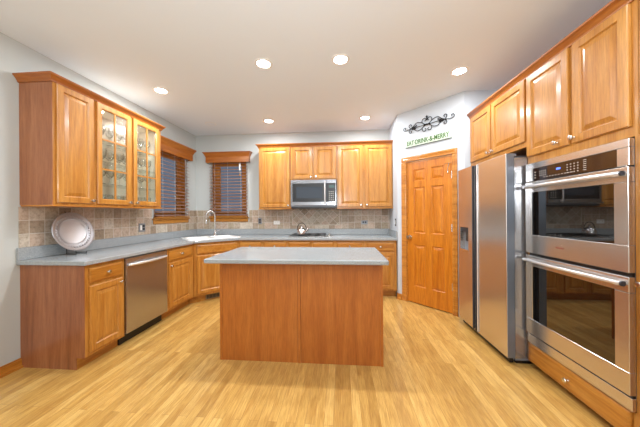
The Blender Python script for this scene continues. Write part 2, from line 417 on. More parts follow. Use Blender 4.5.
def blind(label, loc, rz, w_, z0, z1, zv0, zv1, tilt, cord):
    o = thing('window_blind', label, 'window blind', loc, rz, 'wooden blinds over the sink corner')
    # valance: a board with crown flare and returns
    v = MB(); prof = [(.0, zv0), (.0, zv0+.10), (.006, zv0+.115), (.022, zv0+.15), (.040, zv0+.178), (.046, zv0+.186), (.046, zv1)]
    v_x0, v_x1, dep = -.045, w_+.045, .085
    rows = []
    for e, z in prof:
        rows.append([v.bm.verts.new(p) for p in ((v_x0-e, -.001, z), (v_x0-e, -dep-e, z), (v_x1+e, -dep-e, z), (v_x1+e, -.001, z))])
    inner = [[v.bm.verts.new(p) for p in ((v_x0+.012, -.001, z), (v_x0+.012, -dep+.012, z), (v_x1-.012, -dep+.012, z), (v_x1-.012, -.001, z))] for z in (zv0, zv1-.012)]
    for a, b in zip(rows, rows[1:]):
        for i in range(3): v.bm.faces.new((a[i], a[i+1], b[i+1], b[i]))
    for i in range(3):
        v.bm.faces.new((rows[0][i], inner[0][i], inner[0][i+1], rows[0][i+1])); v.bm.faces.new((inner[0][i], inner[1][i], inner[1][i+1], inner[0][i+1]))
    v.bm.faces.new(rows[-1]); v.bm.faces.new(inner[1])
    v.build('valance', M['crown'], o)
    s = MB(); n_ = int((z1-z0-.03)/.056); hw = .025
    for k in range(n_):
        zc = z0+.04+k*.056; dy, dz = hw*math.cos(tilt), hw*math.sin(tilt); yc = -.030
        pts = [(yc-dy, zc-dz), (yc+dy, zc+dz), (yc+dy, zc+dz+.003), (yc-dy, zc-dz+.003)]
        a = [s.bm.verts.new((.004, y, z)) for y, z in pts]; b = [s.bm.verts.new((w_-.004, y, z)) for y, z in pts]
        s.bm.faces.new(a); s.bm.faces.new(b[::-1])
        for i in range(4): s.bm.faces.new((a[i], a[(i+1)%4], b[(i+1)%4], b[i]))
    s.build('slats', M['slat'], o)
    MB().box(.002, -.056, z0, w_-.002, -.004, z0+.018, .004).build('bottom_rail', M['oak_h'], o)
    for fx in (.16, .5, .84):
        MB().box(w_*fx-.001, -.0585, z0+.018, w_*fx+.001, -.0570, zv0+.05).build('ladder_cord', M['cord'], o)
    if cord:
        cx = w_*.82
        cd_ = MB(); cd_.tube([(cx, -.064, zv0+.04), (cx, -.066, zv0-.05), (cx+.002, -.066, zv0-.21)], .0018, 6).build('pull_cord', M['cord'], o)
        MB().box(cx-.014, -.070, zv0-.15, cx+.014, -.062, zv0-.03, .003).build('cord_tag', M['trim_white'], o)
        MB().lathe([(0, 0), (.009, .004), (.011, .02), (.005, .045), (0, .048)], 12, Matrix.Translation((cx+.002, -.066, zv0-.255))).build('tassel', M['oak'], o, True)
    return o
blind('wooden slat blind with oak valance on the left wall beside the glass-door cabinet', (-L, 3.475, 0), pi/2, .82, 1.243, 2.36, 2.25, 2.450, R(24), False)
blind('wooden slat blind with oak valance and pull cord on the back wall behind the faucet', (-2.455, B, 0), 0, .73, 1.243, 2.36, 2.25, 2.43, R(24), True)

# tile fields (part of the finish of the walls)
ty0, ty1 = YL+.0, B
mbt = MB(); zt0 = 1.0215
mbt.box(-L+.0005, YL-.012, zt0, -L+.009, 3.438, 1.371)
mbt.box(-L+.0005, 3.438, zt0, -L+.009, 4.328, 1.153)
mbt.box(-L+.0005, 4.328, zt0, -L+.009, B-.0005, 1.371)
struct('trim_1', mbt, M['tile_y'])
mbt = MB()
mbt.box(-L+.0095, B-.009, zt0, -2.478, B-.0005, 1.371).box(-2.478, B-.009, zt0, -1.704, B-.0005, 1.153)
mbt.box(-1.704, B-.009, zt0, -.905, B-.0005, 1.371).box(-.905, B-.009, zt0, -.03, B-.0005, 1.082).box(-.03, B-.009, zt0, XR-.0005, B-.0005, 1.371)
struct('trim_2', mbt, M['tile_x'])
struct('trim_3', MB().box(-.89, B-.009, 1.097, -.045, B-.0005, 1.40), M['tile_d'])
struct('trim_4', MB().box(-.905, B-.011, 1.083, -.03, B-.0005, 1.0965).box(-.905, B-.011, 1.0965, -.8905, B-.0005, 1.371).box(-.0445, B-.011, 1.0965, -.0305, B-.0005, 1.371), M['liner'])

# ------------------------------------------------------------------ lights
def can(label, x, y, lit=True, k=1.0):
    o = thing('recessed_light', label, 'ceiling light', (x, y, H), 0, 'recessed ceiling lights')
    MB().lathe([(.062, -.001), (.066, -.007), (.086, -.006), (.090, -.0006)], 32).build('trim_ring', M['trim_white'], o, True)
    MB().lathe([(0, -.003), (.0615, -.003), (.0615, -.001), (0, -.001)], 32).build('lens', M['lens'] if lit else M['trim_white'], o)
    l = bpy.data.lights.new('can', 'AREA'); l.shape = 'DISK'; l.size = .11; l.energy = CAN_W*k; l.color = LIGHT_COL
    lo = bpy.data.objects.new('can_lamp', l); lo.location = (0, 0, -.012); lo.parent = o; COL.objects.link(lo)
    return o
can('lit recessed light left of centre over the island', -.756, 2.445)
can('lit recessed light right of centre over the island', 0.0, 2.45)
can('lit recessed light in front of the pantry door and fridge', 1.242, 2.769, k=.6)
can('lit recessed light above the glass-door wall cabinet', -2.14, 2.857)
can('lit recessed light above the counter left of the microwave', -1.147, 3.962, k=.8)
can('lit recessed light above the right end of the back counter', .374, 3.983, k=.8)
sp = thing('ceiling_speaker', 'round white flush grille in ceiling above the corner sink', 'speaker', (-2.127, 3.99, H))
MB().lathe([(.085, -.0006), (.082, -.005), (.074, -.004)], 32).build('trim_ring', M['trim_white'], sp, True)
MB().lathe([(0, -.004), (.074, -.004), (.074, -.001)], 32).build('grille', M['ceiling'], sp)
# added fill lights behind the camera; the first is aimed up to brighten the ceiling
area('ceiling_fill', (-.1, -.5, 1.75), (.5), .5, 56, (.88, .95, 1.0), (R(180-28), 0, 0))
for x, y in ((-1.7, .9), (1.3, .9), (-1.7, -1.1), (0, -1.1), (1.3, -1.1)):  # added disc lamps under the unseen ceiling, soft fill for the kitchen
    l = bpy.data.lights.new('rear_fill', 'AREA'); l.shape = 'DISK'; l.size = .5; l.energy = 10; l.color = LIGHT_COL
    lo = bpy.data.objects.new('rear_fill_lamp', l); lo.location = (x, y, H-.02); COL.objects.link(lo)
area('rear_wall_fill', (-.2, REAR+.05, 1.5), 4.2, 2.2, 34, (.92, .96, 1.0), (R(90), 0, 0))  # added fill panel in front of the closed rear wall

# ------------------------------------------------------------------ cabinets
def front_door(root, x0, x1, z0, z1, y, knob=None, frame=.055, mat='oak', name='door', pane=False):
    """y is the face plane (front of face frame); the door lies on it towards -y"""
    yb, yf = y-.0005, y-.02
    if pane:
        m_ = MB(); m_.rings(x0, x1, z0, z1, [(frame, yb), (0, yb), (0, yf+.004), (.004, yf), (frame-.008, yf), (frame, yf+.006), (frame, yb)], False, False)
        bmesh.ops.remove_doubles(m_.bm, verts=m_.bm.verts, dist=1e-6)
        d = m_.build(name, M[mat], root)
        ix0, ix1, iz0, iz1 = x0+frame, x1-frame, z0+frame, z1-frame
        mu = MB(); mw = .008; cx = (ix0+ix1)/2
        mu.box(cx-mw, yf+.003, iz0, cx+mw, yf+.013, iz1)
        for k in (1, 2):
            zz = iz0+(iz1-iz0)*k/3
            mu.box(ix0, yf+.003, zz-mw, cx-mw, yf+.013, zz+mw).box(cx+mw, yf+.003, zz-mw, ix1, yf+.013, zz+mw)
        mu.build('muntins', M[mat], d)
        MB().box(ix0, yf+.0135, iz0, ix1, yf+.0165, iz1).build('glass_pane', M['pane'], d)
    else:
        g = frame
        d = MB().rings(x0, x1, z0, z1, [(0, yb), (0, yf+.005), (.005, yf), (g-.004, yf), (g, yf+.005), (g+.004, yf+.010), (g+.010, yf+.010), (g+.038, yf+.002)]).build(name, M[mat], root)
    if knob: knob_profile(MB(), knob[0], knob[1], yf).build('knob', M['nickel'], d, True)
    return d
def drawer(root, x0, x1, z0, z1, y, knob=True, mat='oak_h', name='drawer'):
    d = MB().rings(x0, x1, z0, z1, [(0, y-.0005), (0, y-.012), (.004, y-.016), (.010, y-.018), (.014, y-.020)]).build(name, M[mat], root)
    if knob: knob_profile(MB(), (x0+x1)/2, (z0+z1)/2, y-.02).build('knob', M['nickel'], d, True)
    return d
def base_cabinet(label, loc, rz, w_, d, items, group=None, z1=.875, toe=.10):
    o = thing('base_cabinet', label, 'cabinet', loc, rz, group)
    MB().box(.001, -.012, toe, w_-.001, -(d-.02), z1).build('body', M['wood_dark'], o)
    MB().box(.001, -(d-.02), toe, w_-.001, -d, z1).build('face_frame', M['oak'], o)
    MB().box(.001, -.012, 0, w_-.001, -(d-.075), toe-.0005).build('toe_kick', M['oak_h'], o)
    for it in items:
        if it[0] == 'door': front_door(o, it[1], it[2], it[3], it[4], -d, it[5])
        elif it[0] == 'drawer': drawer(o, it[1], it[2], it[3], it[4], -d, it[5])
    return o
DZ = (.715, .845)      # drawer band
KZ = .655
# left run: faces +X
b1 = base_cabinet('oak base cabinet at the left end of the counter below the silver platter', (-L, YL, 0), pi/2, .386, .597,
    [('drawer', .030, .352, *DZ, True), ('door', .030, .352, .13, .69, (.325, KZ))])
MB().box(-.004, -.001, 0, .0005, -.522, .10).box(-.004, -.001, .10, .0005, -.597, .875).build('end_panel', M['wood_dark'], b1)
base_cabinet('oak base cabinet between dishwasher and corner sink with one drawer', (-L, 2.935, 0), pi/2, B-1.08-2.935, .597,
    [('drawer', .03, .50, *DZ, True), ('door', .03, .50, .13, .69, (.055, KZ))])
# dishwasher
dw = thing('dishwasher', 'stainless dishwasher with curved bar handle under the left counter', 'dishwasher', (-L, 2.331, 0), pi/2)
MB().box(.003, -.02, .11, .598, -.572, .872).build('body', M['grey_side'], dw)
MB().box(.004, -.573, .115, .597, -.615, .862, .005, 2).build('door', M['steel_x'], dw)
MB().box(.003, -.02, .0, .598, -.532, .109).build('toe_panel', M['black'], dw)
hpts = [(.03+.535*i/12, -.627-.030*math.sin(pi*i/12), .795) for i in range(13)]
hd = MB().tube(hpts, .014, 10)
for x in (.035, .56): hd.box(x-.012, -.6155, .783, x+.012, -.632, .807, .003)
hd.build('handle', M['bar'], dw, True)
# corner sink cabinet: open-topped shell with a diagonal front
sk = thing('corner_sink_cabinet', 'diagonal oak corner cabinet under the white sink', 'cabinet', (-L, B, 0))
def shell(pts, z0_, z1_):
    m_ = MB(); n_ = len(pts)
    a = [m_.bm.verts.new((x, y, z0_)) for x, y in pts]; b = [m_.bm.verts.new((x, y, z1_)) for x, y in pts]
    for i in range(n_): m_.bm.faces.new((a[i], a[(i+1)%n_], b[(i+1)%n_], b[i]))
    m_.bm.faces.new(a[::-1]); return m_
SWD = 1.08; e = .012
shell([(e, -SWD+.002), (.608, -SWD+.002), (SWD-.002, -.608), (SWD-.002, -e), (e, -e)], .1, .86).build('body', M['oak'], sk, norm=False)
shell([(e, -SWD+.002), (.535, -SWD+.002), (SWD-.002, -.535), (SWD-.002, -e), (e, -e)], 0, .0995).build('toe_kick', M['oak_h'], sk, norm=False)
dg = Matrix.Translation((.61, -SWD, 0)) @ Matrix.Rotation(pi/4, 4, 'Z'); dlen = math.hypot(SWD-.61, SWD-.61)
def diag(o): o.data.transform(dg); return o
diag(MB().box(.003, .0015, .1, dlen-.003, .018, .875).build('face_frame', M['oak'], sk))
d_ = diag(MB().rings(.035, dlen-.035, .715, .845, [(0, -.0005), (0, -.012), (.004, -.016), (.014, -.02)]).build('false_drawer_front', M['oak_h'], sk))
g = .055
d_ = diag(MB().rings(.035, dlen-.035, .13, .69, [(0, -.0005), (0, -.015), (.005, -.02), (g-.004, -.02), (g, -.015), (g+.004, -.010), (g+.010, -.010), (g+.038, -.018)]).build('door', M['oak'], sk))
k_ = diag(knob_profile(MB(), dlen-.062, KZ, -.02).build('knob', M['nickel'], d_, True))
# toe-kick register
vg = thing('toe_kick_register', 'brown metal floor register in the toe kick below the sink', 'vent', (-L+.535, B-SWD, 0), pi/4)
MB().box(.22, -.0006, .012, .56, -.008, .088, .002).build('frame', plain('register bronze', (132, 112, 82), .45, .3), vg)
gm = MB()
for i in range(15): gm.box(.24+i*.0205, -.0085, .024, .254+i*.0205, -.0095, .076)
gm.build('louvres', M['black'], vg)

# back run: faces -Y
def bx(x): return (x, B, 0)
X0 = -L+1.08
base_cabinet('narrow oak base cabinet just right of the corner sink', bx(X0), 0, .403, .61, [('drawer', .03, .375, *DZ, True), ('door', .03, .375, .13, .69, (.345, KZ))])
base_cabinet('oak base cabinet with one drawer left of the cooktop', bx(-1.256), 0, .401, .61, [('drawer', .022, .378, *DZ, True), ('door', .022, .378, .13, .69, (.35, KZ))])
base_cabinet('wide oak base cabinet below the gas cooktop', bx(-.855), 0, .75, .61, [('drawer', .025, .358, *DZ, False), ('drawer', .408, .722, *DZ, False), ('door', .025, .358, .13, .69, (.33, KZ)), ('door', .408, .722, .13, .69, (.43, KZ))])
base_cabinet('oak base cabinet with one drawer right of the cooktop', bx(-.105), 0, .455, .61, [('drawer', .032, .418, *DZ, True), ('door', .032, .418, .13, .69, (.06, KZ))])
base_cabinet('oak base cabinet at the right end of the back counter', bx(.35), 0, .488, .61, [('drawer', .038, .446, *DZ, True), ('door', .038, .446, .13, .69, (.07, KZ))])

# countertop of the perimeter with the sink cut-out
SC_C = Vector((-2.105, 3.942)); SA = pi/4; SW_, SD_ = .80, .53
def srot(px, py): return (SC_C.x+px*math.cos(SA)-py*math.sin(SA), SC_C.y+px*math.sin(SA)+py*math.cos(SA))
ct = thing('countertop', 'speckled grey countertop running along the left and back walls', 'countertop')
outer = [(-L+.001, YL-.03), (-L+.629, YL-.03), (-L+.637, YL-.022), (-L+.637, B-1.103), (-L+1.09, B-.65), (XR-.001, B-.65), (XR-.001, B-.001), (-L+.001, B-.001)]
hw_, hd_ = SW_/2-.02, SD_/2-.02
hole = [srot(-hw_, -hd_), srot(hw_, -hd_), srot(hw_, hd_), srot(-hw_, hd_)]
def slab(outer, hole, z0_, z1_, bev=.006):
    bm = bmesh.new(); es = []
    for loop in ([outer, hole] if hole else [outer]):
        vs_ = [bm.verts.new((x, y, z1_)) for x, y in loop]
        es += [bm.edges.new((vs_[i], vs_[(i+1)%len(vs_)])) for i in range(len(vs_))]
    r_ = bmesh.ops.triangle_fill(bm, edges=es, use_beauty=True)
    fs = [f for f in bm.faces]
    bmesh.ops.dissolve_limit(bm, angle_limit=.001, verts=bm.verts, edges=[e_ for e_ in bm.edges if len(e_.link_faces) == 2]) if not hole else None
    fs = list(bm.faces)
    ex = bmesh.ops.extrude_face_region(bm, geom=fs)
    for v_ in [g_ for g_ in ex['geom'] if isinstance(g_, bmesh.types.BMVert)]: v_.co.z = z0_
    bmesh.ops.recalc_face_normals(bm, faces=bm.faces)
    rim = [e_ for e_ in bm.edges if all(abs(v_.co.z-z1_) < 1e-6 for v_ in e_.verts) and any(abs(f.normal.z) < .1 for f in e_.link_faces)]
    rim += [e_ for e_ in bm.edges if all(abs(v_.co.z-z0_) < 1e-6 for v_ in e_.verts) and any(abs(f.normal.z) < .1 for f in e_.link_faces)]
    if bev: bmesh.ops.bevel(bm, geom=rim, offset=bev, segments=2, affect='EDGES', profile=.5)
    x = MB(); x.bm.free(); x.bm = bm; return x
slab(outer, hole, .8765, ZC).build('slab', M['counter'], ct)
MB().box(-L+.001, YL-.03, ZC+.0005, -L+.021, B-.001, 1.02, .003).build('backsplash', M['counter'], ct)
MB().box(-L+.0215, B-.021, ZC+.0005, XR-.0225, B-.001, 1.02, .003).build('backsplash', M['counter'], ct)
MB().box(XR-.022, B-.64, ZC+.0005, XR-.001, B-.001, 1.02, .003).build('backsplash', M['counter'], ct)

# sink
sn = thing('kitchen_sink', 'white double-bowl drop-in sink set diagonally in the counter corner', 'sink', (SC_C.x, SC_C.y, 0), SA)
def sink_shell():
    m_ = MB(); z = ZC+.0008
    def rr(x0, y0, x1, y1, zz, r_, k=4):
        out = []
        for cx, cy, a in ((x1-r_, y1-r_, 0), (x0+r_, y1-r_, 1), (x0+r_, y0+r_, 2), (x1-r_, y0+r_, 3)):
            for i in range(k+1):
                t = (a+i/k)*pi/2; out.append((cx+r_*math.cos(t), cy+r_*math.sin(t), zz))
        return [m_.bm.verts.new(p) for p in out]
    def bridge(a, b):
        n_ = len(a)
        for i in range(n_): m_.bm.faces.new((a[i], a[(i+1)%n_], b[(i+1)%n_], b[i]))
    X1, Y1 = SW_/2, SD_/2
    o0 = rr(-X1, -Y1, X1, Y1, z, .05); o1 = rr(-X1, -Y1, X1, Y1, z+.008, .05); o2 = rr(-X1+.012, -Y1+.012, X1-.012, Y1-.012, z+.014, .045)
    bridge(o0, o1); bridge(o1, o2)
    es = []
    def edges(l): return [m_.bm.edges.get((l[i], l[(i+1)%len(l)])) or m_.bm.edges.new((l[i], l[(i+1)%len(l)])) for i in range(len(l))]
    es += edges(o2); bowls = []
    for bx0, bx1 in ((-X1+.045, -.015), (.015, X1-.045)):
        top = rr(bx0, -Y1+.045, bx1, Y1-.095, z+.013, .04); bowls.append((top, bx0, bx1)); es += edges(top)
    bmesh.ops.triangle_fill(m_.bm, edges=es, use_beauty=True)
    for top, bx0, bx1 in bowls:
        r1 = rr(bx0+.006, -Y1+.051, bx1-.006, Y1-.101, z, .04); r2 = rr(bx0+.02, -Y1+.065, bx1-.02, Y1-.115, z-.17, .04)
        bridge(top, r1); bridge(r1, r2); m_.bm.faces.new(r2)
    return m_
sink_shell().build('basin', M['white'], sn, 50)
for x in (-.19, .19):
    MB().lathe([(0, 0), (.04, 0), (.042, .003), (0, .002)], 20, Matrix.Translation((x, -.03, ZC-.168))).build('drain', M['chrome'], sn)
# faucet
FX, FY = -2.175, 4.20
fc = thing('kitchen_faucet', 'tall chrome gooseneck faucet behind the white sink', 'faucet', (FX, FY, ZC+.0155))
MB().lathe([(0, 0), (.028, 0), (.028, .008), (.018, .02), (.016, .07), (.014, .09), (0, .09)], 20).build('base', M['chrome'], fc, True)
dx, dy = -.80, -.60; r = .07; pts = [(0, 0, .08), (0, 0, .20), (0, 0, .33)]
for i in range(1, 13):
    a = pi*i/12; pts.append((dx*r*(1-math.cos(a)), dy*r*(1-math.cos(a)), .33+r*1.3*math.sin(a)))
pts += [(dx*2*r, dy*2*r, .26)]
MB().tube(pts, .0135, 12).build('spout', M['nickel'], fc, True)
MB().lathe([(0, 0), (.015, .0), (.017, .05), (.013, .075), (0, .075)], 14, Matrix.Translation((dx*2*r, dy*2*r, .205))).build('spray_head', M['chrome'], fc, True)
MB().tube([(.012, .0, .075), (.05, -.01, .085), (.10, -.02, .10)], .006, 8, [1.3, 1, .8]).build('lever', M['chrome'], fc, True)

# ------------------------------------------------------------------ wall cabinets
def upper_body(o, w_, z0_, z1_, d, side_l=False, open_front=None):
    if open_front is None:
        MB().box(.001, -.012, z0_, w_-.001, -(d-.02), z1_).build('body', M['wood_dark'], o)
        MB().box(.001, -(d-.02), z0_, w_-.001, -d, z1_).build('face_frame', M['oak'], o)
    else:
        t = .018; m_ = MB()
        m_.box(.001, -.012, z0_, t, -(d-.02), z1_).box(w_-t, -.012, z0_, w_-.001, -(d-.02), z1_)
        m_.box(t, -.012, z0_, w_-t, -(d-.02), z0_+t).box(t, -.012, z1_-t, w_-t, -(d-.02), z1_).box(t, -.012, z0_+t, w_-t, -.02, z1_-t)
        m_.build('body', M['inside'], o)
        f = MB(); y0_, y1_ = -(d-.02), -d; s = .045
        f.box(.001, y0_, z0_, s, y1_, z1_).box(w_-s, y0_, z0_, w_-.001, y1_, z1_).box(s, y0_, z0_, w_-s, y1_, z0_+s).box(s, y0_, z1_-s, w_-s, y1_, z1_)
        f.box(open_front-.02, y0_, z0_+s, open_front+.02, y1_, z1_-s)
        f.build('face_frame', M['oak'], o)
def light_rail(o, w_, z0_, d, l_end=0, r_end=0):
    MB().box(-l_end, -.012, z0_-.0005, w_+r_end, -d-.006, z0_-.014, .003).build('bottom_rail', M['oak_y'], o)
UD = .31
u1 = thing('wall_cabinet', 'oak wall cabinet with solid door above the silver platter', 'cabinet', (-L, YL, 0), pi/2)
upper_body(u1, .358, ZU+.014, ZT, UD); light_rail(u1, .358, ZU+.014, UD, .008)
MB().box(-.004, -.001, ZU+.014, .0005, -UD+.0, ZT).build('end_panel', M['wood_dark'], u1)
front_door(u1, .022, .346, 1.405, 2.424, -UD, (.318, 1.437))
u2 = thing('glass_door_cabinet', 'oak wall cabinet with two paned glass doors full of glassware', 'cabinet', (-L, 2.301, 0), pi/2)
UW = YU2-2.301
upper_body(u2, UW, ZU+.014, ZT, UD, open_front=.443); light_rail(u2, UW, ZU+.014, UD, 0, .008)
MB().box(UW-.0005, -.001, ZU+.014, UW+.004, -UD, ZT).build('end_panel', M['wood_dark'], u2)
front_door(u2, .020, .424, 1.405, 2.424, -UD, (.396, 1.437), pane=True)
front_door(u2, .462, .876, 1.405, 2.424, -UD, (.490, 1.437), pane=True)
shelf_z = [1.62, 1.85, 2.08]
for z in shelf_z: MB().box(.020, -.022, z, UW-.020, -.275, z+.008).build('glass_shelf', M['shelf_glass'], u2)
for px_ in (.22, .65):  # lamps added to brighten the inside of the glass cabinet
    MB().lathe([(0, 0), (.028, 0), (.030, .006), (0, .006)], 20, Matrix.Translation((px_, -.15, ZT-.0255))).build('fill_puck', M['lens'], u2)
    l = bpy.data.lights.new('cabinet_fill', 'AREA'); l.shape = 'DISK'; l.size = .05; l.energy = .6; l.color = (1, .95, .9)
    lo = bpy.data.objects.new('cabinet_fill_lamp', l); lo.location = (px_, -.15, ZT-.027); lo.parent = u2; COL.objects.link(lo)
# glassware
def wine():
    o = MB().lathe([(0, 0), (.032, .001), (.030, .004), (.005, .012), (.004, .075), (.012, .086), (.032, .108), (.037, .135), (.030, .178), (.0285, .178), (.035, .135), (.030, .110), (.010, .089), (0, .087)], 16).build('wine_glass', M['glassware'], None, 60)
    return o
def tumbler():
    return MB().lathe([(0, 0), (.028, 0), (.036, .115), (.0345, .115), (.027, .010), (0, .009)], 16).build('tumbler', M['glassware'], None, 60)
def goblet():
    return MB().lathe([(0, 0), (.036, .001), (.034, .005), (.007, .016), (.006, .045), (.020, .060), (.040, .085), (.043, .12), (.040, .15), (.0385, .15), (.0415, .12), (.038, .088), (.016, .064), (0, .062)], 16).build('goblet', M['glassware'], None, 60)
lv = [(ZU+.014+.0185, tumbler, 'clear tumbler on the floor of the glass-door cabinet', 'drinking glass', 'tumblers on the cabinet floor'),
      (1.6285, wine, 'clear stemmed wine glass on the lowest glass shelf', 'wine glass', 'wine glasses on the lowest shelf'),
      (1.8585, goblet, 'clear footed goblet on the middle glass shelf', 'goblet', 'goblets on the middle shelf'),
      (2.0885, wine, 'clear stemmed wine glass on the top glass shelf', 'wine glass', 'wine glasses on the top shelf')]
for z, fn, lab, cat, grp in lv:
    proto = None
    for row in (0, 1):
        for k in range(8):
            y = 2.301+.075+k*.107+(.02 if row else 0)+random.uniform(-.006, .006); x = -L+.09+row*.10+random.uniform(-.006, .006)
            if proto is None: proto = fn(); o = proto
            else: o = proto.copy(); COL.objects.link(o)
            o.location = (x, y, z); tag(o, lab, cat, grp)
            if y > YU2-.06: o.location.y = YU2-.068

def crown(label, loc, rz, x0, x1, d, zb=2.428, ends=(True, True)):
    o = MB(); prof = [(.001, zb), (.010, zb), (.012, zb+.010), (.022, zb+.028), (.036, zb+.044), (.042, zb+.048), (.045, CT), (.001, CT)]
    rows = []
    for e_, z in prof:
        xa = x0-e_ if ends[0] else x0; xb = x1+e_ if ends[1] else x1
        p = [(xa, -d-e_, z), (xb, -d-e_, z)]
        if ends[0]: p.insert(0, (xa, -.001, z))
        if ends[1]: p.append((xb, -.001, z))
        rows.append([o.bm.verts.new(q) for q in p])
    n_ = len(rows)
    for k in range(n_):
        a, b = rows[k], rows[(k+1)%n_]
        for i in range(len(a)-1): o.bm.faces.new((a[i], a[i+1], b[i+1], b[i]))
    o.bm.faces.new([r_[0] for r_ in rows]); o.bm.faces.new([r_[-1] for r_ in rows][::-1])
    ob = o.build('crown_moulding', M['crown']); ob.location = loc; ob.rotation_euler = (0, 0, rz)
    return tag(ob, label, 'moulding')
crown('oak crown moulding along the top of the left wall cabinets', (-L, YL, 0), pi/2, -.004, YU2-YL+.004, UD)
crown('oak crown moulding along the top of the cabinets around the microwave', (0, B, 0), 0, -1.416, .853-.006, UD, ends=(True, False))

u3 = thing('wall_cabinet', 'single-door oak wall cabinet left of the microwave', 'cabinet', (-1.416, B, 0), 0)
upper_body(u3, .561, ZU+.014, ZT, UD); light_rail(u3, .561, ZU+.014, UD, .006, 0)
front_door(u3, .026, .54, 1.405, 2.424, -UD, (.515, 1.437))
u4 = thing('wall_cabinet', 'short two-door oak wall cabinet directly above the microwave', 'cabinet', (-.855, B, 0), 0)
upper_body(u4, .78, 1.862, ZT, UD)
front_door(u4, .020, .372, 1.885, 2.424, -UD, (.345, 1.915)); front_door(u4, .400, .762, 1.885, 2.424, -UD, (.43, 1.915))
u5 = thing('wall_cabinet', 'two-door oak wall cabinet right of the microwave', 'cabinet', (-.075, B, 0), 0)
upper_body(u5, .922, ZU+.014, ZT, UD); light_rail(u5, .922, ZU+.014, UD)
front_door(u5, .022, .432, 1.405, 2.424, -UD, (.402, 1.437)); front_door(u5, .468, .905, 1.405, 2.424, -UD, (.497, 1.437))

# microwave
mwv = thing('microwave', 'stainless over-the-range microwave with black window', 'microwave', (-.848, B, 0), 0)
MB().box(.003, -.012, 1.41, .762, -.37, 1.86).build('body', M['grey_side'], mwv)
dr = MB().rings(.003, .60, 1.432, 1.858, [(.0, -.3705), (0, -.395), (.004, -.40), (.045, -.40), (.05, -.392)], cap1=False); dr.bm.faces.ensure_lookup_table()
dr.box(.003, -.3705, 1.41, .762, -.392, 1.430)
dm = MB(); dm.box(.003, -.3705, 1.432, .600, -.400, 1.492, .003).box(.003, -.3705, 1.797, .600, -.400, 1.858, .003).box(.003, -.3705, 1.4925, .035, -.400, 1.7965, .003)
dm.build('door', M['steel_mw'], mwv)
MB().box(.036, -.3705, 1.493, .600, -.3985, 1.796).build('door_glass', M['black'], mwv)
MB().box(.10, -.3988, 1.55, .53, -.3995, 1.74).build('window', plain('microwave mesh window', (48, 56, 66), .12), mwv)
MB().box(.6015, -.3705, 1.432, .762, -.398, 1.492, .003).box(.6015, -.3705, 1.797, .762, -.398, 1.858, .003).box(.750, -.3705, 1.4925, .762, -.398, 1.7965, .002).build('control_frame', M['steel_mw'], mwv)
MB().box(.6015, -.3705, 1.4925, .7495, -.398, 1.7965).build('control_panel', M['black'], mwv)
mk = MB()
for i in range(5):
    for j in range(3): mk.box(.645+j*.032, -.3982, 1.515+i*.034, .660+j*.032, -.3986, 1.527+i*.034)
mk.build('buttons', M['mark'], mwv)
MB().box(.645, -.3982, 1.72, .735, -.3986, 1.765).build('display', plain('display green', (60, 84, 80), .2), mwv)
h_ = MB().tube([(.578, -.425, 1.46), (.578, -.438, 1.52), (.578, -.440, 1.645), (.578, -.438, 1.77), (.578, -.425, 1.83)], .012, 10)
h_.box(.570, -.4005, 1.455, .586, -.425, 1.475).box(.570, -.4005, 1.815, .586, -.425, 1.835)
h_.build('handle', M['bar'], mwv, True)
MB().box(.01, -.06, 1.385, .755, -.375, 1.4095).build('vent_base', M['black'], mwv)

# cooktop
cx0, cx1, cy0, cy1 = -.86, -.14, 4.04, 4.50
ck = thing('gas_cooktop', 'stainless gas cooktop with black grates set in the back counter', 'cooktop', (cx0, cy0, ZC+.0006), 0)
MB().box(0, 0, 0, cx1-cx0, cy1-cy0, .010, .004, 2).build('tray', M['steel_x'], ck)
def grate(x0, y0, x1, y1):
    m_ = MB(); z0_, z1_ = .026, .036; t = .008
    for xx in (x0, x1-t): m_.box(xx, y0, z0_, xx+t, y1, z1_)
    for yy in (y0, (y0+y1)/2-t/2, y1-t): m_.box(x0+t, yy, z0_, x1-t, yy+t, z1_)
    xm = (x0+x1)/2
    m_.box(xm-t/2, y0+t, z0_, xm+t/2, (y0+y1)/2-t/2, z1_).box(xm-t/2, (y0+y1)/2+t/2, z0_, xm+t/2, y1-t, z1_)
    for xx in (x0, x1-t):
        for yy in (y0, y1-t): m_.box(xx, yy, .0105, xx+t, yy+t, z0_)
    return m_.build('grate', M['cast'], ck)
grate(.03, .03, .30, .43); grate(.315, .03, .585, .43)
for x, y in ((.165, .12), (.165, .34), (.45, .12), (.45, .34)):
    MB().lathe([(0, .0105), (.05, .0105), (.048, .016), (.034, .018), (.034, .024), (0, .025)], 20, Matrix.Translation((x, y, 0))).build('burner', M['cast'], ck)
for k in range(4):
    MB().lathe([(0, .0105), (.022, .0105), (.020, .030), (.008, .034), (0, .034)], 16, Matrix.Translation((.655, .07+k*.10, 0))).build('knob', M['nickel'], ck, True)
# kettle on the left front burner
kt = thing('tea_kettle', 'round polished steel tea kettle on the cooktop grate', 'kettle', (cx0+.20, cy0+.13, ZC+.0375), 0)
MB().lathe([(0, 0), (.070, 0), (.082, .012), (.084, .045), (.070, .085), (.045, .105), (.030, .110), (0, .112)], 28).build('body', M['chrome'], kt, True)
MB().lathe([(.0, .112), (.030, .1105), (.028, .118), (.010, .124), (.008, .134), (.013, .142), (0, .147)], 18).build('lid', M['chrome'], kt, True)
MB().tube([(.062, 0, .05), (.090, 0, .075), (.112, 0, .105)], .014, 10, [1.3, 1, .7]).build('spout', M['chrome'], kt, True)
MB().tube([(.078*math.cos(a), 0, .075+.115*math.sin(a)) for a in [pi*i/14 for i in range(15)]], .006, 8).build('handle', M['black'], kt, True)

